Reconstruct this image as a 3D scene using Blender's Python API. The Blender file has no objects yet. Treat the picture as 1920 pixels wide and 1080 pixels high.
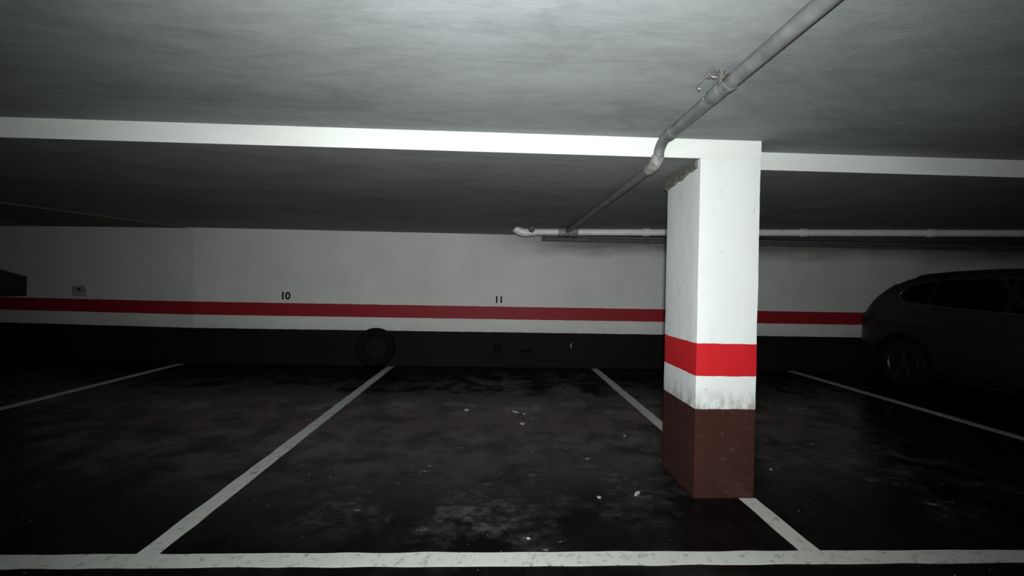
import bpy, bmesh, math, random
from mathutils import Vector, Matrix, noise
random.seed(4)
scene = bpy.context.scene
try:
    scene.view_settings.view_transform = 'Standard'
    scene.view_settings.look = 'None'
except Exception as e:
    print(e)
COL = scene.collection

# ---------------------------------------------------------------- materials
def new_mat(name, col=(0.5,0.5,0.5), rough=0.6, metal=0.0, spec=0.5):
    m = bpy.data.materials.new(name); m.use_nodes = True
    b = m.node_tree.nodes['Principled BSDF']
    b.inputs['Base Color'].default_value = (*col, 1)
    b.inputs['Roughness'].default_value = rough
    b.inputs['Metallic'].default_value = metal
    b.inputs['Specular IOR Level'].default_value = spec
    return m, m.node_tree, b

class NT:
    def __init__(s, t): s.t = t; s.pos = None
    def n(s, kind, **kw):
        x = s.t.nodes.new(kind)
        for k, v in kw.items(): setattr(x, k, v)
        return x
    def L(s, a, b): s.t.links.new(a, b)
    def P(s):
        if s.pos is None: s.pos = s.n('ShaderNodeNewGeometry').outputs['Position']
        return s.pos
    def m(s, op, a, b=None, c=None, clamp=False):
        x = s.n('ShaderNodeMath', operation=op); x.use_clamp = clamp
        for i, v in enumerate((a, b, c)):
            if v is None: continue
            if isinstance(v, (int, float)): x.inputs[i].default_value = v
            else: s.L(v, x.inputs[i])
        return x.outputs[0]
    def noise(s, scale, detail=6, rough=.55, stretch=(1,1,1), dist=0.0, off=(0,0,0)):
        mp = s.n('ShaderNodeMapping'); mp.inputs['Scale'].default_value = stretch
        mp.inputs['Location'].default_value = off
        s.L(s.P(), mp.inputs['Vector'])
        x = s.n('ShaderNodeTexNoise'); x.inputs['Scale'].default_value = scale
        x.inputs['Detail'].default_value = detail; x.inputs['Roughness'].default_value = rough
        x.inputs['Distortion'].default_value = dist
        s.L(mp.outputs[0], x.inputs['Vector']); return x.outputs[0]
    def ramp(s, v, a, b, lo=0.0, hi=1.0):
        x = s.n('ShaderNodeMapRange'); x.inputs[1].default_value = a; x.inputs[2].default_value = b
        x.inputs[3].default_value = lo; x.inputs[4].default_value = hi
        s.L(v, x.inputs[0]); return x.outputs[0]
    def mix(s, f, a, b, mode='MIX'):
        x = s.n('ShaderNodeMix', data_type='RGBA', blend_type=mode)
        if isinstance(f, (int, float)): x.inputs[0].default_value = f
        else: s.L(f, x.inputs[0])
        for i, v in ((6, a), (7, b)):
            if isinstance(v, tuple): x.inputs[i].default_value = (*v, 1)
            else: s.L(v, x.inputs[i])
        return x.outputs[2]
    def xyz(s):
        x = s.n('ShaderNodeSeparateXYZ'); s.L(s.P(), x.inputs[0]); return x.outputs
    def blob(s, X, Y, spots):
        tot = None
        for cx, cy, r, k in spots:
            dx = s.m('SUBTRACT', X, cx); dy = s.m('SUBTRACT', Y, cy)
            d = s.m('SQRT', s.m('ADD', s.m('MULTIPLY', dx, dx), s.m('MULTIPLY', dy, dy)))
            g = s.ramp(d, 0, r, k, 0)
            tot = g if tot is None else s.m('MAXIMUM', tot, g)
        return tot
    def bump(s, h, b, strength=.3, dist=.01):
        x = s.n('ShaderNodeBump'); x.inputs['Strength'].default_value = strength
        x.inputs['Distance'].default_value = dist
        s.L(h, x.inputs['Height']); s.L(x.outputs[0], b.inputs['Normal'])

WHITE = (0.80, 0.81, 0.775)
def band_mat(name, base, white=WHITE, red=(.6,.02,.025), grime=0.25, rough=.45, brough=.3, z1=.577, z2=.79, z3=1.0, wob=.006, dark_top=False):
    m, t, b = new_mat(name, rough=rough); N = NT(t)
    X, Y, z = N.xyz()
    w = N.m('MULTIPLY', N.m('SUBTRACT', N.noise(9, 3), .5), wob*2)
    zz = N.m('ADD', z, w)
    large = N.noise(1.1, 6, .6)
    fine = N.noise(14, 6, .65)
    wh = N.mix(N.ramp(large, .35, .75, 0, grime), white, (.42, .42, .38))
    wh = N.mix(N.ramp(fine, .62, .78, 0, grime), wh, (.35, .33, .28))
    if dark_top:
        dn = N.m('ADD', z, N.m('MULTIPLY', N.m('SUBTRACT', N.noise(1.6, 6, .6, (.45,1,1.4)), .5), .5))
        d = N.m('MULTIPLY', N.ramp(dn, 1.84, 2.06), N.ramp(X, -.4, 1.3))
        wh = N.mix(N.m('MULTIPLY', d, .85), wh, (.17,.165,.15))  # white gets darker towards the wall top, fading in to the right
    else:
        ch = N.ramp(N.noise(13, 5, .65, (1,1,.8), off=(3,1,2)), .67, .70)
        wh = N.mix(N.m('MULTIPLY', ch, .35), wh, (.36,.35,.32))
        ch = N.ramp(N.noise(34, 4, .6, (1,1,.5), .6), .68, .71)
        wh = N.mix(N.m('MULTIPLY', ch, .5), wh, (.28,.27,.24))
    rd = N.mix(N.ramp(fine, .55, .8, 0, .35), red, tuple(c*.65 for c in red))
    br = N.mix(N.ramp(large, .35, .7, 0, .6), base, tuple(c*.6 for c in base))
    if not dark_top:
        br = N.mix(N.m('MULTIPLY', N.ramp(N.noise(16, 6, .7, (1,1,1.6)), .56, .70), .3), br, (.14,.10,.085))
    c = N.mix(N.m('GREATER_THAN', zz, z1), br, wh)
    c = N.mix(N.m('MULTIPLY', N.m('GREATER_THAN', zz, z2), N.m('LESS_THAN', zz, z3)), c, rd)
    low = N.m('MULTIPLY', N.ramp(z, z1, z1+.14, 1, 0), N.m('GREATER_THAN', zz, z1))
    sc = N.m('MULTIPLY', low, N.ramp(N.noise(22, 6, .75, (1,1,.5)), .40, .58))
    c = N.mix(N.m('MULTIPLY', sc, .2 if dark_top else .75), c, (.22, .19, .15))
    N.L(c, b.inputs['Base Color'])
    up = N.m('GREATER_THAN', zz, z1)
    N.L(N.ramp(up, 0, 1, brough, rough), b.inputs['Roughness'])
    N.L(N.ramp(up, 0, 1, .10 if dark_top else .35, .4), b.inputs['Specular IOR Level'])
    N.bump(N.m('ADD', N.noise(5, 5), N.m('MULTIPLY', fine, .5)), b, .35, .012)
    return m

M_pillar = band_mat('pillar_paint', (.056, .022, .018), white=(.74,.77,.76), red=(.52,.013,.018), grime=.18)
M_wall = band_mat('wall_paint', (.0135, .0115, .011), red=(.34,.013,.024), grime=.3, brough=.7, rough=.6, dark_top=True)

def ceil_mat(name, col, streak=.5, bs=.2, patch=None):
    m, t, b = new_mat(name, rough=.8, spec=.15); N = NT(t)
    X, Y, Z = N.xyz()
    a = N.noise(.7, 7, .58, (.8, 2.0, 1), .9)
    f = N.noise(4.5, 8, .68, (1, 3.0, 1), .6)
    v = N.m('ADD', N.m('MULTIPLY', a, .62), N.m('MULTIPLY', f, .38))
    c = N.mix(N.ramp(v, .36, .64), tuple(x*(1-streak*.55) for x in col), tuple(x*(1+streak*.2) for x in col))
    st = N.ramp(N.noise(1.9, 8, .7, (1,1.5,1), .4, (7,3,0)), .54, .68, 0, .35)
    c = N.mix(st, c, tuple(x*.45 for x in col))
    h = v
    if patch:
        k = N.blob(X, Y, patch); r = N.noise(20, 7, .75, (1,1.6,1), 1.0)
        h = N.m('ADD', v, N.m('MULTIPLY', N.m('MULTIPLY', k, N.ramp(r, .48, .62)), .9))
    N.L(c, b.inputs['Base Color'])
    N.bump(h, b, bs, .02)
    return m
M_ceil = ceil_mat('ceiling_paint', (.250, .266, .268), .55, .25, [(1.75,1.5,.75,1),(1.15,1.9,.3,.8),(1.5,1.15,.5,1)])
M_ceil2 = ceil_mat('low_ceiling_paint', (.235, .245, .243))
def white_plaster():
    m, t, b = new_mat('beam_white', rough=.6); N = NT(t)
    c = N.mix(N.ramp(N.noise(3, 6, .6, (.5,1,2)), .35, .7, 0, .4), (.74,.765,.735), (.5,.5,.45))
    N.L(c, b.inputs['Base Color']); N.bump(N.noise(8, 5), b, .3, .01); return m
M_beam = white_plaster()

def floor_mat():
    m, t, b = new_mat('floor_paint', rough=.5); N = NT(t)
    X, Y, Z = N.xyz()
    n1 = N.noise(.8, 8, .6); n2 = N.noise(2.6, 10, .68, dist=.15); n3 = N.noise(30, 3, .55); n4 = N.noise(9, 8, .72, (1,1.6,1))
    base = N.mix(N.ramp(n1, .35, .7), (.0020,.0021,.0021), (.0042,.0043,.0042))
    tot = N.blob(X, Y, ((.2,6.0,1.1,1.4),(.25,4.7,.8,1.3),(-.05,2.5,.55,1),(.75,3.0,.7,.9),(3.2,3.4,1.2,1.0),(1.0,5.6,.8,1.1),(-.9,2.7,.5,.5),(2.6,4.4,.9,.8),(-.4,3.3,.6,.6),(1.0,6.4,.7,1.0)))
    st = N.m('MULTIPLY', N.m('MULTIPLY', tot, N.ramp(n2, .46, .58)), N.ramp(n4, .44, .58, .12, 1))
    c = N.mix(N.m('MULTIPLY', st, .62), base, (.125,.122,.116))
    chip = N.m('MULTIPLY', N.m('MULTIPLY', N.ramp(n4, .635, .655), N.ramp(n2, .47, .55)), N.ramp(tot, .05, .4, .1, 1))
    c = N.mix(chip, c, (.45,.45,.43))
    sp = N.m('MULTIPLY', N.ramp(n3, .70, .72), N.ramp(n1, .5, .58))
    c = N.mix(sp, c, (.4,.4,.38))
    N.L(c, b.inputs['Base Color'])
    N.L(N.ramp(n2, .40, .60, .12, .42), b.inputs['Roughness'])
    b.inputs['Specular IOR Level'].default_value = .24
    N.bump(N.m('ADD', n2, N.m('MULTIPLY', n4, .4)), b, .16, .008)
    return m
M_floor = floor_mat()
def line_mat():
    m, t, b = new_mat('line_paint', rough=.6); N = NT(t)
    c = N.mix(N.ramp(N.noise(2, 6), .35, .7, 0, .5), (.58,.59,.55), (.42,.42,.38))
    c = N.mix(N.ramp(N.noise(17, 8, .75), .54, .66, 0, .8), c, (.14,.125,.10))
    N.L(c, b.inputs['Base Color']); return m
M_line = line_mat()
def simple(name, col, rough=.5, metal=0, spec=.5, var=.3, scale=12, emit=None):
    m, t, b = new_mat(name, col, rough, metal, spec); N = NT(t)
    c = N.mix(N.ramp(N.noise(scale, 5), .35, .7), col, tuple(x*(1-var) for x in col))
    N.L(c, b.inputs['Base Color'])
    if emit:
        b.inputs['Emission Color'].default_value = (.8,.92,1,1); b.inputs['Emission Strength'].default_value = emit
    return m
M_pipe = simple('pipe_paint', (.15,.155,.15), .55, var=.45)
M_pipew = simple('pipe_white', (.88,.88,.85), .4, var=.2)
M_elbow = simple('pipe_elbow_paint', (.34,.34,.32), .5, var=.5, scale=30)
M_metal = simple('galvanised', (.28,.275,.26), .45, .6)
M_plaster = simple('rough_plaster', (.15,.145,.13), .9, var=.5, scale=25)
M_rubber = simple('rubber', (.006,.006,.006), .75, spec=.2)
M_rubber2 = simple('old_rubber', (.0065,.006,.0058), .85, spec=.12)
M_car = simple('car_paint', (.010,.0105,.011), .38, .0, var=.05, spec=.35)
M_clad = simple('car_cladding', (.006,.006,.006), .6, spec=.3)
M_glass = simple('car_glass', (.003,.003,.0035), .08, var=.05, spec=.4)
M_chrome = simple('chrome', (.22,.22,.22), .35, .9, var=.1)
M_rim = simple('alloy', (.045,.045,.045), .4, .7, var=.1)
M_tail = simple('tail_light', (.03,.003,.003), .3, var=.1)
M_head = simple('head_light', (.2,.2,.22), .12, var=.1)
M_black = simple('black_paint', (.008,.008,.008), .7, var=.1, spec=.2)
M_dark = simple('dark_fitting', (.006,.0055,.005), .8, var=.1, spec=.1)
M_box = simple('cabinet_metal', (.018,.014,.013), .6)
M_edge = simple('cabinet_edge', (.22,.22,.21), .6)
M_patch = simple('patch_paint', (.5,.5,.48), .7, var=.5, scale=20)
M_plate = simple('plate_white', (.6,.6,.6), .5, var=.05)
M_chip = simple('paint_flake', (.55,.55,.53), .6, var=.3, scale=40)
M_added_lamp = simple('added_lamp_diffuser', (.8,.8,.8), .4, var=.05, emit=2.0)  # glowing cover of the added lamp

# ---------------------------------------------------------------- helpers
def mk(name, bm, mats, loc=(0,0,0), parent=None, smooth=False, **props):
    me = bpy.data.meshes.new(name); bmesh.ops.recalc_face_normals(bm, faces=bm.faces)
    bm.to_mesh(me); bm.free()
    for m in (mats if isinstance(mats, (list, tuple)) else [mats]): me.materials.append(m)
    if smooth:
        for p in me.polygons: p.use_smooth = True
        try: me.set_sharp_from_angle(angle=math.radians(35))
        except Exception: pass
    o = bpy.data.objects.new(name, me); COL.objects.link(o); o.location = loc
    if parent: o.parent = parent
    for k, v in props.items(): o[k] = v
    return o
def empty(name, loc, **props):
    o = bpy.data.objects.new(name, None); COL.objects.link(o); o.location = loc
    o.empty_display_size = .2
    for k, v in props.items(): o[k] = v
    return o
def prism(bm, poly, z0, z1):
    a = [bm.verts.new((x, y, z0)) for x, y in poly]; c = [bm.verts.new((x, y, z1)) for x, y in poly]
    n = len(poly); fs = [bm.faces.new(a), bm.faces.new(c)]
    for i in range(n): fs.append(bm.faces.new((a[i], a[(i+1) % n], c[(i+1) % n], c[i])))
    return fs
def box(bm, x0, x1, y0, y1, z0, z1):
    return prism(bm, [(x0,y0),(x1,y0),(x1,y1),(x0,y1)], z0, z1)
def tube(bm, pts, r, seg=16, cap=True):
    pts = [Vector(p) for p in pts]; rings = []; up = None
    for i, p in enumerate(pts):
        d = (pts[min(i+1, len(pts)-1)] - pts[max(i-1, 0)]).normalized()
        if up is None: up = Vector((0,0,1)) if abs(d.z) < .9 else Vector((1,0,0))
        s = d.cross(up).normalized(); up = s.cross(d).normalized()
        rr = r[i] if isinstance(r, (list, tuple)) else r
        rings.append([bm.verts.new(p + (s*math.cos(2*math.pi*k/seg) + up*math.sin(2*math.pi*k/seg))*rr) for k in range(seg)])
    for a, b in zip(rings, rings[1:]):
        for k in range(seg): bm.faces.new((a[k], a[(k+1) % seg], b[(k+1) % seg], b[k]))
    if cap: bm.faces.new(rings[0]); bm.faces.new(rings[-1][::-1])
def arc(p0, c, p1, n=8):
    p0, c, p1 = Vector(p0), Vector(c), Vector(p1)
    return [tuple(p0*(1-t)**2 + c*2*t*(1-t) + p1*t*t) for t in [i/n for i in range(n+1)]]
def lathe(bm, prof, axis='X', seg=48, closed=True):
    rings = []
    for k in range(seg):
        a = 2*math.pi*k/seg; ring = []
        for (h, r) in prof:
            if axis == 'X': v = (h, r*math.cos(a), r*math.sin(a))
            elif axis == 'Z': v = (r*math.cos(a), r*math.sin(a), h)
            else: v = (r*math.cos(a), h, r*math.sin(a))
            ring.append(bm.verts.new(v))
        rings.append(ring)
    n = len(prof)
    for k in range(seg):
        a, b = rings[k], rings[(k+1) % seg]
        for i in range(n if closed else n-1):
            bm.faces.new((a[i], a[(i+1) % n], b[(i+1) % n], b[i]))

# ---------------------------------------------------------------- room shell
WY = 7.15; ZC = 2.313; ZL = 2.19
bm = bmesh.new(); box(bm, -12, 12, -4, 8.6, -.15, 0); mk('floor', bm, M_floor, kind='structure')
bm = bmesh.new()
prism(bm, [(-12,-4),(12,-4),(12,2.96),(1.70,2.96),(1.70,2.74),(-12,2.74)], ZC, ZC+.2)
mk('ceiling', bm, M_ceil, kind='structure')
bm = bmesh.new()
prism(bm, [(-12,2.74),(1.70,2.74),(1.70,2.96),(12,2.96),(12,8.6),(-12,8.6)], ZL, ZC+.2)
o = mk('ceiling.001', bm, [M_ceil2, M_beam], kind='structure')
for p in o.data.polygons:
    if p.normal.y < -.9: p.material_index = 1
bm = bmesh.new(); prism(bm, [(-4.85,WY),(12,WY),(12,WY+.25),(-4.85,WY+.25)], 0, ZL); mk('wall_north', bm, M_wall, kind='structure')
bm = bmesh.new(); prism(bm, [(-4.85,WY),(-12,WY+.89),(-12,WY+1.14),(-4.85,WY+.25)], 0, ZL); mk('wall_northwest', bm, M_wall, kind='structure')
bm = bmesh.new(); box(bm, -12.2, -12, -4, 8.6, 0, ZC); mk('wall_west', bm, M_wall, kind='structure')
bm = bmesh.new(); box(bm, 12, 12.2, -4, 8.6, 0, ZC); mk('wall_east', bm, M_wall, kind='structure')
bm = bmesh.new(); box(bm, -12, 12, -4.2, -4, 0, ZC); mk('wall_south', bm, M_wall, kind='structure')
bm = bmesh.new(); prism(bm, [(-5.02,7.14),(-4.96,7.13),(-5.6,5.1),(-6.2,4.9),(-7.5,7.3)], ZL-.014, ZL)
mk('trim_1', bm, M_plaster, kind='structure')

# pillar ---------------------------------------------------------
bm = bmesh.new()
def grid_face(bm, o, u, v, nu, nv):
    o, u, v = Vector(o), Vector(u), Vector(v)
    vs = [[bm.verts.new(o + u*(i/nu) + v*(j/nv)) for j in range(nv+1)] for i in range(nu+1)]
    for i in range(nu):
        for j in range(nv): bm.faces.new((vs[i][j], vs[i+1][j], vs[i+1][j+1], vs[i][j+1]))
x0, x1, y0, y1 = 1.30, 1.70, 2.74, 3.27
H = ZL
grid_face(bm, (x0,y0,0), (x1-x0,0,0), (0,0,H), 8, 60)
grid_face(bm, (x0,y1,0), (x1-x0,0,0), (0,0,H), 8, 60)
grid_face(bm, (x0,y0,0), (0,y1-y0,0), (0,0,H), 10, 60)
grid_face(bm, (x1,y0,0), (0,y1-y0,0), (0,0,H), 10, 60)
grid_face(bm, (x0,y0,0), (x1-x0,0,0), (0,y1-y0,0), 8, 10)
grid_face(bm, (x0,y0,H), (x1-x0,0,0), (0,y1-y0,0), 8, 10)
bmesh.ops.remove_doubles(bm, verts=bm.verts, dist=.0005)
cx, cy = (x0+x1)/2, (y0+y1)/2
for v in bm.verts:
    n = noise.noise(Vector((v.co.x*3, v.co.y*3, v.co.z*4)))*.004 + noise.noise(v.co*17)*.0022
    edge = (abs(abs(v.co.x-cx)-(x1-x0)/2) < .001) and (abs(abs(v.co.y-cy)-(y1-y0)/2) < .001)
    k = 1 - (.012 if edge else 0)
    v.co.x = cx + (v.co.x-cx)*(k + n*3); v.co.y = cy + (v.co.y-cy)*(k + n*2)
    v.co.z = min(max(v.co.z, 0), H)
pil = mk('pillar', bm, M_pillar, smooth=True, category='pillar',
   label='rectangular concrete pillar painted white with red band and brown base')
bm = bmesh.new()
n = 14
ring = []
for i in range(n+1):
    y = y0+.03 + (y1-y0-.03)*i/n
    zb = ZL-.05 - .05*(i/n) + random.uniform(-.008,.008)
    ring.append([bm.verts.new((x0-.002,y,zb)), bm.verts.new((x0-.020+random.uniform(-.004,.003),y,zb+.012)), bm.verts.new((x0-.018,y,ZL-.002)), bm.verts.new((x0-.002,y,ZL-.002))])
for a, b in zip(ring, ring[1:]):
    for k in range(4): bm.faces.new((a[k], a[(k+1)%4], b[(k+1)%4], b[k]))
bm.faces.new(ring[0]); bm.faces.new(ring[-1])
mk('plaster_collar', bm, M_plaster, parent=pil, label='rough grey cement patch')

# floor lines ------------------------------------------------------
def strip(name, x0, x1, y0, y1, label, group=None):
    bm = bmesh.new(); along_x = (x1-x0) > (y1-y0)
    Ln = (x1-x0) if along_x else (y1-y0); n = int(Ln/.04)
    lo = []; hi = []
    for i in range(n+1):
        t = i/n; j1 = noise.noise(Vector((t*Ln*6, x0, 3)))*.007; j2 = noise.noise(Vector((t*Ln*6, x0, 9)))*.007
        if along_x: a = (x0+t*Ln, y0+j1); b = (x0+t*Ln, y1+j2)
        else: a = (x0+j1, y0+t*Ln); b = (x1+j2, y0+t*Ln)
        lo.append(a); hi.append(b)
    B = []
    for a, b in zip(lo, hi):
        B.append([bm.verts.new((*a, 0)), bm.verts.new((*b, 0)), bm.verts.new((*b, .003)), bm.verts.new((*a, .003))])
    for a, b in zip(B, B[1:]):
        for k in range(4): bm.faces.new((a[k], a[(k+1)%4], b[(k+1)%4], b[k]))
    bm.faces.new(B[0]); bm.faces.new(B[-1])
    o = mk(name, bm, M_line, category='floor marking', label=label)
    if group: o['group'] = group
    return o
G = 'white bay divider lines'
strip('aisle_line', -11.5, 11.5, 2.075, 2.18, 'long white painted line across the bay entrances')
strip('parking_line', -5.07, -4.96, 2.18, 7.12, 'white painted bay divider line beside bay ten', G)
strip('parking_line', -1.735, -1.625, 2.18, 7.10, 'white painted bay divider line ending at the tyre', G)
strip('parking_line', 1.60, 1.71, 2.18, 2.735, 'short white painted line running into the pillar foot', G)
strip('parking_line', 1.60, 1.71, 3.29, 7.10, 'white painted bay divider line from pillar to wall', G)
strip('parking_line', 4.93, 5.04, 2.18, 7.10, 'white painted bay divider line beside the parked car', G)

# debris flakes on the floor -----------------------------------------
for (fx, fy, fs, el) in ((.20,2.30,.010,1),(.69,2.75,.016,1.2),(.95,2.80,.020,2.6),(-.29,4.68,.035,1.4),(.23,4.62,.030,1.8),(.28,4.23,.030,1.2),(1.2,3.9,.014,1),(2.1,3.18,.014,1),(.33,4.55,.02,1)):
    bm = bmesh.new(); n = 7; pts = []
    rot = random.uniform(0, 3)
    for k in range(n):
        a = 2*math.pi*k/n; r = fs*random.uniform(.5,1.1); px, py = r*math.cos(a), r*el*math.sin(a)
        pts.append((px*math.cos(rot)-py*math.sin(rot), px*math.sin(rot)+py*math.cos(rot)))
    prism(bm, pts, 0, .004)
    mk('paint_flake', bm, M_chip, loc=(fx,fy,0), category='debris', group='pale flakes on the floor', label='small pale flake of debris on the dark floor')

# wall numbers -----------------------------------------------------
def wall_text(txt, loc, rz, size, label):
    cu = bpy.data.curves.new('t', 'FONT'); cu.body = txt; cu.size = size; cu.extrude = .001
    cu.align_x = 'CENTER'; cu.offset = .005; cu.space_character = .95
    tmp = bpy.data.objects.new('t', cu); COL.objects.link(tmp)
    dg = bpy.context.evaluated_depsgraph_get(); dg.update()
    me = bpy.data.meshes.new_from_object(tmp.evaluated_get(dg))
    bpy.data.objects.remove(tmp)
    me.materials.clear(); me.materials.append(M_black)
    o = bpy.data.objects.new('bay_number', me); COL.objects.link(o)
    o.location = loc; o.rotation_euler = (math.pi/2, 0, rz)
    o['category'] = 'number'; o['label'] = label; o['group'] = 'painted bay numbers'
wall_text('10', (-3.40, WY-.001, 1.062), 0, .165, 'black bay number 10 painted above the red stripe')
wall_text('11', (.06, WY-.001, 1.062), 0, .155, 'black bay number 11 painted above the red stripe')
nwy = lambda x: WY + (-4.85-x)*.1245
ang = -math.atan(.1245)
wall_text('9', (-6.85, nwy(-6.85)-.007, 1.075), ang, .14, 'black bay number 9 on a grey painted patch')
bm = bmesh.new(); box(bm, -.13, .13, -.005, .002, 0, .17)
o = mk('number_patch', bm, M_patch, loc=(-6.85, nwy(-6.85), 1.045), category='patch', label='dirty grey painted patch behind the bay number nine')
o.rotation_euler = (0,0,ang)

# pipes ------------------------------------------------------------
PX = 1.01; PZ = ZC-.052; PL = ZL-.05
HY = lambda x: 6.28 - (x-.33)*.15
HZ = lambda x: 2.130 + (x-.33)*.002
e = empty('ceiling_pipe', (PX, 1.0, PZ), category='pipe', label='grey drain pipe running under the ceiling and dipping beneath the beam')
def wp(bm, pts, r, **k): tube(bm, [(Vector(p)-Vector((PX,1.0,PZ))) for p in pts], r, **k)
bm = bmesh.new()
path = [(PX+.01,-3.9,PZ),(PX+.01,1.0,PZ),(PX,2.50,PZ)] + arc((PX,2.56,PZ),(PX,2.64,PZ),(PX-.005,2.67,PZ-.05),6) + arc((PX-.005,2.68,PZ-.075),(PX-.005,2.70,PL-.005),(PX-.005,2.83,PL),6) + [(PX,3.5,PL),(PX,HY(PX)-.02,PL)]
wp(bm, path, .032); mk('pipe_run', bm, M_pipe, parent=e, smooth=True)
for ya, yb, r in ((1.93,2.03,.036),(2.46,2.54,.037),(.6,.72,.036)):
    bm = bmesh.new(); wp(bm, [(PX,ya,PZ),(PX,ya+.01,PZ),(PX,yb-.01,PZ),(PX,yb,PZ)], [r-.004,r,r,r-.004]); mk('pipe_joint', bm, M_pipe, parent=e, smooth=True)
bm = bmesh.new(); wp(bm, arc((PX-.005,2.69,PZ-.075),(PX-.005,2.70,PL-.005),(PX-.005,2.84,PL-.002),8), .038); mk('pipe_elbow', bm, M_elbow, parent=e, smooth=True)
for y in (1.87,):
    bm = bmesh.new(); lathe(bm, [(-.012,.034),(.012,.034),(.012,.038),(-.012,.038)], 'Y', 24)
    bmesh.ops.translate(bm, verts=bm.verts, vec=(0, y-1.0, 0))
    box(bm, -.05, -.034, y-1.012, y-.988, -.005, ZC-PZ)
    mk('pipe_clamp', bm, M_metal, parent=e)
bm = bmesh.new()
for k in range(6):
    p = Vector((PX-.03, 1.88+random.uniform(-.05,.05), ZC-.005)); pts = [p.copy()]
    for i in range(7):
        p = p + Vector((random.uniform(-.032,.018), random.uniform(-.03,.04), random.uniform(-.02,.012))); p.z = min(p.z, ZC-.004); pts.append(p.copy())
    tube(bm, pts, .0026, seg=6)
mk('tie_wire', bm, M_metal, category='wire', label='twisted tie wire hanging beside the ceiling pipe')

e = empty('wall_pipe', (.33, HY(.33), HZ(.33)), category='pipe', label='long white drain pipe below the ceiling near the wall')
O = Vector(e.location)
def ep(bm, pts, r, **k): tube(bm, [(Vector(p)-O) for p in pts], r, **k)
bm = bmesh.new(); ep(bm, [(x, HY(x), HZ(x)) for x in (.46, 1, 2, 4, 6, 8, 10, 11.9)], .047); mk('pipe_run', bm, M_pipew, parent=e, smooth=True)
bm = bmesh.new(); ep(bm, arc((.50,HY(.5),HZ(.46)),(.34,HY(.33),HZ(.33)-.03),(.27,HY(.3)-.02,ZL-.002),10), .058); mk('pipe_elbow', bm, M_pipew, parent=e, smooth=True)
for x in (.52, 1.02, 2.1, 4.15, 5.7, 7.3):
    bm = bmesh.new(); w = .14 if x == 1.02 else .05
    ep(bm, [(x-w,HY(x-w),HZ(x)),(x-w+.01,HY(x-w),HZ(x)),(x+w-.01,HY(x+w),HZ(x)),(x+w,HY(x+w),HZ(x))], [.049,.056,.056,.049]); mk('pipe_joint', bm, M_pipew if x != 1.02 else M_elbow, parent=e, smooth=True)
bm = bmesh.new(); ep(bm, [(.50,HY(.5)-.10,ZL),(.50,HY(.5)-.10,ZL-.05),(.52,HY(.5)-.10,ZL-.07)], [.05,.045,.02]); mk('pipe_stub', bm, M_pipe, parent=e, smooth=True)

bm = bmesh.new(); tube(bm, [(x,WY-.042,2.13) for x in (.75,3,6,11.9)], .040)
mk('conduit', bm, M_pipe, smooth=True, category='pipe', label='grey pipe fixed along the top of the wall')

# added lamp, out of view, to brighten the ceiling hotspot ----------------------------------------
e = empty('added_lamp', (-.02, 1.02, ZC), category='lamp', label='added round lamp out of view, brightening the aisle ceiling')
bm = bmesh.new(); lathe(bm, [(0,.001),(0,.13),(-.03,.13),(-.035,.115),(-.035,.001)], 'Z', 32, closed=False); mk('base', bm, M_pipew, parent=e, smooth=True)
bm = bmesh.new(); lathe(bm, [(-.035,.11),(-.06,.10),(-.08,.07),(-.088,.035),(-.09,.001)], 'Z', 32, closed=False); mk('diffuser', bm, M_added_lamp, parent=e, smooth=True)

# tyre --------------------------------------------------------------
def tyre_profile(R, r, w):
    return [(-w*.42, r),(-w*.5, r+(R-r)*.35),(-w*.48, r+(R-r)*.75),(-w*.38, R-.012),(-w*.2, R),(0, R+.001),(w*.2, R),(w*.38, R-.012),(w*.48, r+(R-r)*.75),(w*.5, r+(R-r)*.35),(w*.42, r),(w*.3, r+.01),(w*.36, r+(R-r)*.5),(0,R-.03),(-w*.36, r+(R-r)*.5),(-w*.3, r+.01)]
bm = bmesh.new(); lathe(bm, tyre_profile(.31, .185, .19), 'Y', 56)
o = mk('tyre', bm, M_rubber2, loc=(-1.90, WY-.145, .322), smooth=True, category='tyre', label='worn black car tyre standing against the dark wall base')
o.rotation_euler = (math.radians(-8), 0, 0)
bm = bmesh.new(); box(bm, -.075,.075,-.02,0,-.07,.07)
for k in range(5): box(bm, -.06,.06,-.026,-.02,-.055+k*.025,-.043+k*.025)
mk('wall_vent', bm, M_dark, loc=(.05, WY, .30), category='vent', label='small dark square vent in the wall base')
bm = bmesh.new(); box(bm, -.10,.10,-.02,0,-.03,.03); tube(bm, [(-.06,-.02,0),(-.06,-.06,0),(.06,-.06,.01),(.06,-.02,.01)], .012, seg=8)
mk('wall_bracket', bm, M_dark, loc=(.55, WY, .27), category='bracket', label='small dark metal bracket on the wall base')
bm = bmesh.new(); box(bm, -.010,.010,-.015,0,-.04,.04); tube(bm,[(0,-.015,.03),(0,-.05,.02),(.0,-.055,-.01)],.006,seg=8)
mk('wall_hook', bm, M_metal, loc=(1.27, WY, .37), category='hook', label='small pale hook on the dark wall base')

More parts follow.
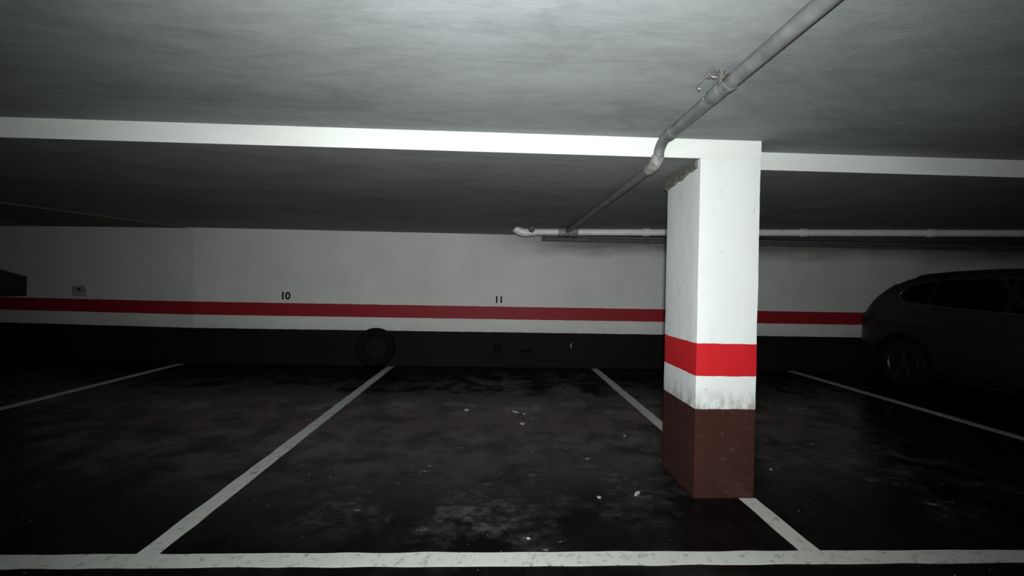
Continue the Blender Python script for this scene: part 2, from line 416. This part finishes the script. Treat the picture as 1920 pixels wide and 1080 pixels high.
# wall cabinet --------------------------------------------------------
e = empty('wall_cabinet', (-8.25, nwy(-8.25), 1.03), category='cabinet', label='dark metal wall cabinet with sloping pale-edged lid')
bm = bmesh.new()
v = [(-.45,-.55,0),(.45,-.55,0),(.45,-.06,0),(-.45,0,0),(-.45,-.55,.44),(.45,-.55,.44),(.45,-.06,.31),(-.45,0,.31)]
vs = [bm.verts.new(p) for p in v]
for f in ((0,1,2,3),(4,5,6,7),(0,1,5,4),(1,2,6,5),(2,3,7,6),(3,0,4,7)): bm.faces.new([vs[i] for i in f])
mk('body', bm, M_box, parent=e)
bm = bmesh.new()
v = [(-.48,-.59,.455),(.47,-.59,.455),(.47,-.065,.31),(-.48,0,.31)]
vs = [bm.verts.new(p) for p in v] + [bm.verts.new((p[0],p[1],p[2]+.016)) for p in v]
for f in ((0,1,2,3),(4,5,6,7),(0,1,5,4),(1,2,6,5),(2,3,7,6),(3,0,4,7)): bm.faces.new([vs[i] for i in f])
mk('lid', bm, M_edge, parent=e, label='pale sloping lid')
bm = bmesh.new(); box(bm, -.4,.4,-.565,-.55,.03,.41); mk('door', bm, M_box, parent=e)

# ---------------------------------------------------------------- car
CL = 4.4; CX = 6.70; YR = 6.82
car = empty('car', (CX, YR-CL/2, 0), category='car', label='dark grey parked estate SUV with chrome window trim')
def lerp_tab(tab, s):
    if s <= tab[0][0]: return tab[0][1]
    for (a, va), (b, vb) in zip(tab, tab[1:]):
        if s <= b: return va + (vb-va)*(s-a)/(b-a)
    return tab[-1][1]
TOP = [(0,.86),(.04,.97),(.12,1.06),(.25,1.19),(.42,1.36),(.58,1.48),(.74,1.56),(.95,1.605),(1.3,1.635),(1.8,1.65),(2.3,1.64),(2.6,1.60),(2.8,1.52),(3.05,1.35),(3.3,1.16),(3.45,1.08),(3.8,1.03),(4.1,.97),(4.28,.89),(4.36,.78),(4.4,.66)]
def top(s): return sum(lerp_tab(TOP, min(max(s+d,0),CL)) for d in (-.05,-.025,0,.025,.05))/5
def belt(s): return 1.27 - .055*min(s,3.0)
def halfw(s, z):
    w = .90
    if s < .45: w -= .16*(1-s/.45)**2.2
    if s > 3.8: w -= .22*((s-3.8)/.6)**2
    b = belt(s)
    if z < .45: w -= .05*((.45-z)/.25)**1.5
    elif z < b: 
        t = (z-.45)/(b-.45); w -= .045*t*t; w += .012*math.exp(-((z-.93)/.035)**2)
    else:
        w -= .045 + .36*(z-b) + .15*(z-b)**2
    return w
WS = (.86, 3.50); WR = .345; AR = .40
def zbot(s):
    z = .21 + .09*max(0, 1-s/.3) + .07*max(0,(s-4.1)/.3)
    for c in WS:
        d = abs(s-c)
        if d < AR: z = max(z, WR + math.sqrt(max(0, AR*AR-d*d)))
    return z
def yl(s): return CL/2 - s
bm = bmesh.new(); NS = 177; NV = 26; NTp = 8; rows = []
for i in range(NS):
    s = CL*i/(NS-1); zt = top(s); zb = zbot(s)
    rr = .07
    side = []
    for j in range(NV+1):
        z = zb + (zt-rr-zb)*j/NV
        side.append((halfw(s, z), z))
    wx = halfw(s, zt-rr)
    for j in range(1, 5):
        a = j/4*math.pi/2
        side.append((wx - rr*1.3*(1-math.cos(a)), zt-rr+rr*math.sin(a)*.8))
    xe, ze = side[-1]
    for j in range(1, NTp+1):
        t = j/NTp; side.append((xe*(1-t), ze + rr*.2*math.sin(t*math.pi/2) + .012*math.sin(t*math.pi/2)))
    full = [(-x, z) for x, z in side] + [(x, z) for x, z in side[::-1][1:]]
    rows.append([bm.verts.new((x, yl(s), z)) for x, z in full])
for a, b in zip(rows, rows[1:]):
    for k in range(len(a)-1): bm.faces.new((a[k], a[k+1], b[k+1], b[k]))
    bm.faces.new((a[-1], a[0], b[0], b[-1]))
bm.faces.new(rows[0]); bm.faces.new(rows[-1])
mk('body', bm, M_car, parent=car, smooth=True)
def side_panel(name, poly, mat, off, sgn, thick=.01, n=10, **kw):
    bm = bmesh.new(); g = []
    for s, zl, zh in poly:
        col = []
        for j in range(n+1):
            z = zl+(zh-zl)*j/n; col.append(bm.verts.new((sgn*(halfw(s,z)+off), yl(s), z)))
        g.append(col)
    for a, b in zip(g, g[1:]):
        for j in range(n): bm.faces.new((a[j], a[j+1], b[j+1], b[j]))
    bmesh.ops.solidify(bm, geom=bm.faces[:], thickness=thick)
    return mk(name, bm, mat, parent=car, smooth=True, **kw)
WT = [(.74,1.345),(.85,1.43),(1.0,1.49),(1.3,1.525),(1.8,1.54),(2.3,1.53),(2.55,1.49),(2.75,1.41),(3.0,1.25),(3.15,1.14)]
def wtop(s): return lerp_tab(WT, s)
def wbot(s): return max(belt(s)-.012, 0) if s > .9 else belt(s)-.012 + .115*((.9-s)/.16)**2
def pane(a, b):
    return [(a+(b-a)*i/14, min(wbot(a+(b-a)*i/14), wtop(a+(b-a)*i/14)-.002), wtop(a+(b-a)*i/14)) for i in range(15)]
for sg in (-1, 1):
    side_panel('quarter_window', pane(.745,1.18), M_glass, .004, sg)
    side_panel('rear_door_window', pane(1.22,2.05), M_glass, .004, sg)
    side_panel('front_door_window', pane(2.13,3.13), M_glass, .004, sg)
    pts = [(s, wbot(s)-.008) for s in [.75+.05*i for i in range(49)]] ; pts = [p for p in pts if p[0] <= 3.15]
    loop = [(s, min(z, wtop(s)+.006)) for s, z in pts] + [(s, wtop(s)+.008) for s, _ in pts[::-1]]
    bm = bmesh.new(); tube(bm, [(sg*(halfw(s,z)+.004), yl(s), z) for s, z in loop+[loop[0]]], .006, seg=8, cap=False)
    mk('window_trim', bm, M_chrome, parent=car, smooth=True, label='thin chrome window surround')
    side_panel('sill_cladding', [(s,.215,.33) for s in [1.27+.05*i for i in range(37)]], M_clad, .012, sg, .03)
    side_panel('sill_strip', [(s,.235,.262) for s in [1.32+.05*i for i in range(35)]], M_chrome, .026, sg, .012)
    for c in WS:
        bm = bmesh.new(); g = []
        for i in range(33):
            a = math.pi*i/32*1.16 - .08*math.pi
            col = []
            for r in (AR-.012, AR+.01, AR+.045):
                s = c + r*math.cos(a); z = max(WR + r*math.sin(a), .215)
                s = min(max(s, .02), CL-.02)
                col.append(bm.verts.new((sg*(halfw(s, z)+.012), yl(s), z)))
            g.append(col)
        for a_, b_ in zip(g, g[1:]):
            for j in range(2): bm.faces.new((a_[j], a_[j+1], b_[j+1], b_[j]))
        bmesh.ops.solidify(bm, geom=bm.faces[:], thickness=.02)
        mk('wheel_arch', bm, M_clad, parent=car, smooth=True)
    for s0 in (1.30, 2.09, 3.05):
        bm = bmesh.new(); tube(bm, [(sg*(halfw(s0, z)+.0005), yl(s0 + (.3*max(0,.75-z) if s0==1.30 else 0)), z) for z in [.34+.03*i for i in range(28) if .34+.03*i < belt(s0)-.03]], .003, seg=6)
        mk('door_seam', bm, M_black, parent=car)
    for s0 in (1.45, 2.28):
        bm = bmesh.new(); tube(bm, [(sg*(halfw(s0+.02*i,.98)+.004+.03*math.sin(i/9*math.pi)**.5), yl(s0+.02*i), .985) for i in range(10)], .012, seg=8)
        mk('door_handle', bm, M_car, parent=car, smooth=True)
    side_panel('tail_light', [(.03+.05*i, .88+.012*i, 1.02+.006*i) for i in range(8)], M_tail, .006, sg)
    side_panel('headlight', [(3.98+.045*i, .74-.008*i, .84-.012*i) for i in range(9)], M_head, .006, sg)
    bm = bmesh.new(); bmesh.ops.create_uvsphere(bm, u_segments=20, v_segments=12, radius=1)
    bmesh.ops.scale(bm, vec=(.11,.06,.075), verts=bm.verts)
    bmesh.ops.translate(bm, vec=(sg*.97, yl(3.0), 1.16), verts=bm.verts)
    box(bm, min(sg*.84,sg*.95), max(sg*.84,sg*.95), yl(3.0)-.025, yl(3.0)+.025, 1.10, 1.14)
    mk('side_mirror', bm, M_car, parent=car, smooth=True)
    bm = bmesh.new(); tube(bm, [(sg*(halfw(s, top(s)-.07)-.06), yl(s), top(s)-.014+(.012 if .9<s<2.5 else 0)) for s in [.85+.06*i for i in range(29)]], .012, seg=8)
    mk('roof_rail', bm, M_clad, parent=car, smooth=True)
def cross_panel(name, stations, mat, off=.012, frac=.86):
    bm = bmesh.new(); g = []
    for s in stations:
        zt = top(s); w = (halfw(s, zt-.07)-.09)*frac/.86
        g.append([bm.verts.new((w*(-1+2*k/12), yl(s), zt + off + .006)) for k in range(13)])
    for a, b in zip(g, g[1:]):
        for k in range(12): bm.faces.new((a[k], a[k+1], b[k+1], b[k]))
    bmesh.ops.solidify(bm, geom=bm.faces[:], thickness=.012)
    mk(name, bm, mat, parent=car, smooth=True)
cross_panel('windscreen', [2.72+.06*i for i in range(11)], M_glass)
cross_panel('rear_window', [.16+.05*i for i in range(9)], M_glass)
def bumper(name, s_end, z0, z1, inward):
    bm = bmesh.new(); ring = []
    for k in range(25):
        a = -1+2*k/24; x = .74*a; y = .03*(1-abs(a)**3)
        ring.append([bm.verts.new((x, yl(s_end)+inward*y, z0)), bm.verts.new((x, yl(s_end)+inward*(y+.02), (z0+z1)/2)), bm.verts.new((x, yl(s_end)+inward*y, z1)), bm.verts.new((x, yl(s_end)-inward*.05, z1)), bm.verts.new((x, yl(s_end)-inward*.05, z0))])
    for a, b in zip(ring, ring[1:]):
        for j in range(5): bm.faces.new((a[j], a[(j+1)%5], b[(j+1)%5], b[j]))
    bm.faces.new(ring[0]); bm.faces.new(ring[-1])
    mk(name, bm, M_clad, parent=car, smooth=True)
bumper('rear_bumper', 0, .32, .55, 1); bumper('front_bumper', CL, .30, .46, -1)
bm = bmesh.new()
for k in range(6): box(bm, -.42, .42, yl(CL)-.02, yl(CL)+.03, .50+k*.024, .512+k*.024)
mk('grille', bm, M_chrome, parent=car)
bm = bmesh.new(); box(bm, -.26, .26, yl(0)-.01, yl(0)+.012, .62, .73); mk('number_plate', bm, M_plate, parent=car)
def wheel(x, s, sg):
    bm = bmesh.new(); lathe(bm, tyre_profile(WR, .235, .22), 'X', 64)
    w = mk('wheel', bm, M_rubber, loc=(x, yl(s), WR+.001), parent=car, smooth=True)
    bm = bmesh.new()
    lathe(bm, [(-.09*sg,.236),(.095*sg,.238),(.10*sg,.228),(.085*sg,.215),(-.09*sg,.215)], 'X', 48)
    lathe(bm, [(.03*sg,.001),(.075*sg,.001),(.08*sg,.03),(.07*sg,.045),(.03*sg,.05)], 'X', 24)
    for k in range(5):
        for d in (-.17, .17):
            a = 2*math.pi*k/5 + .3; a2 = a + d
            p0 = Vector((.06*sg, math.cos(a+d*.4)*.03, math.sin(a+d*.4)*.03)); p1 = Vector((.078*sg, math.cos(a2)*.222, math.sin(a2)*.222))
            tube(bm, [p0, (p0+p1)/2+Vector((.008*sg,0,0)), p1], [.016,.013,.012], seg=8)
    mk('rim', bm, M_rim, parent=w, smooth=True)
    bm = bmesh.new(); lathe(bm, [(0*sg,.03),(.015*sg,.03),(.015*sg,.14),(0,.14)], 'X', 32); mk('brake_disc', bm, M_dark, parent=w)
for s in WS:
    wheel(-.785, s, -1); wheel(.785, s, 1)

# ---------------------------------------------------------------- light
f = 812.0
Rc = Matrix.Rotation(-.038, 4, 'Z') @ Matrix.Rotation(math.pi/2-.0055, 4, 'X') @ Matrix.Rotation(.0185, 4, 'Z')
L = bpy.data.lights.new('flash', 'SPOT'); L.energy = 520; L.spot_size = math.radians(130); L.spot_blend = 1.0
L.shadow_soft_size = .03; L.color = (.965, 1, .99)
lo = bpy.data.objects.new('flash_light', L); COL.objects.link(lo)
lo.matrix_world = Matrix.Translation((.02, -.02, 1.43)) @ Matrix.Rotation(-.04, 4, 'Z') @ Matrix.Rotation(math.pi/2+.05, 4, 'X')
L2 = bpy.data.lights.new('hotspot_fill', 'POINT'); L2.energy = 9; L2.shadow_soft_size = .06; L2.color = (.82, .93, 1)
l2 = bpy.data.objects.new('hotspot_fill_light', L2); COL.objects.link(l2); l2.location = (-.02, 1.05, ZC-.30)  # added point light hung below the ceiling to brighten a spot on it
w = bpy.data.worlds.new('w'); scene.world = w; w.use_nodes = True
w.node_tree.nodes['Background'].inputs[0].default_value = (.02,.02,.02,1)

cam = bpy.data.cameras.new('cam'); cam.sensor_width = 36; cam.lens = f/1920*36; cam.clip_start = .02
co = bpy.data.objects.new('camera', cam); COL.objects.link(co)
co.matrix_world = Matrix.Translation((0,0,1.35)) @ Rc
scene.camera = co
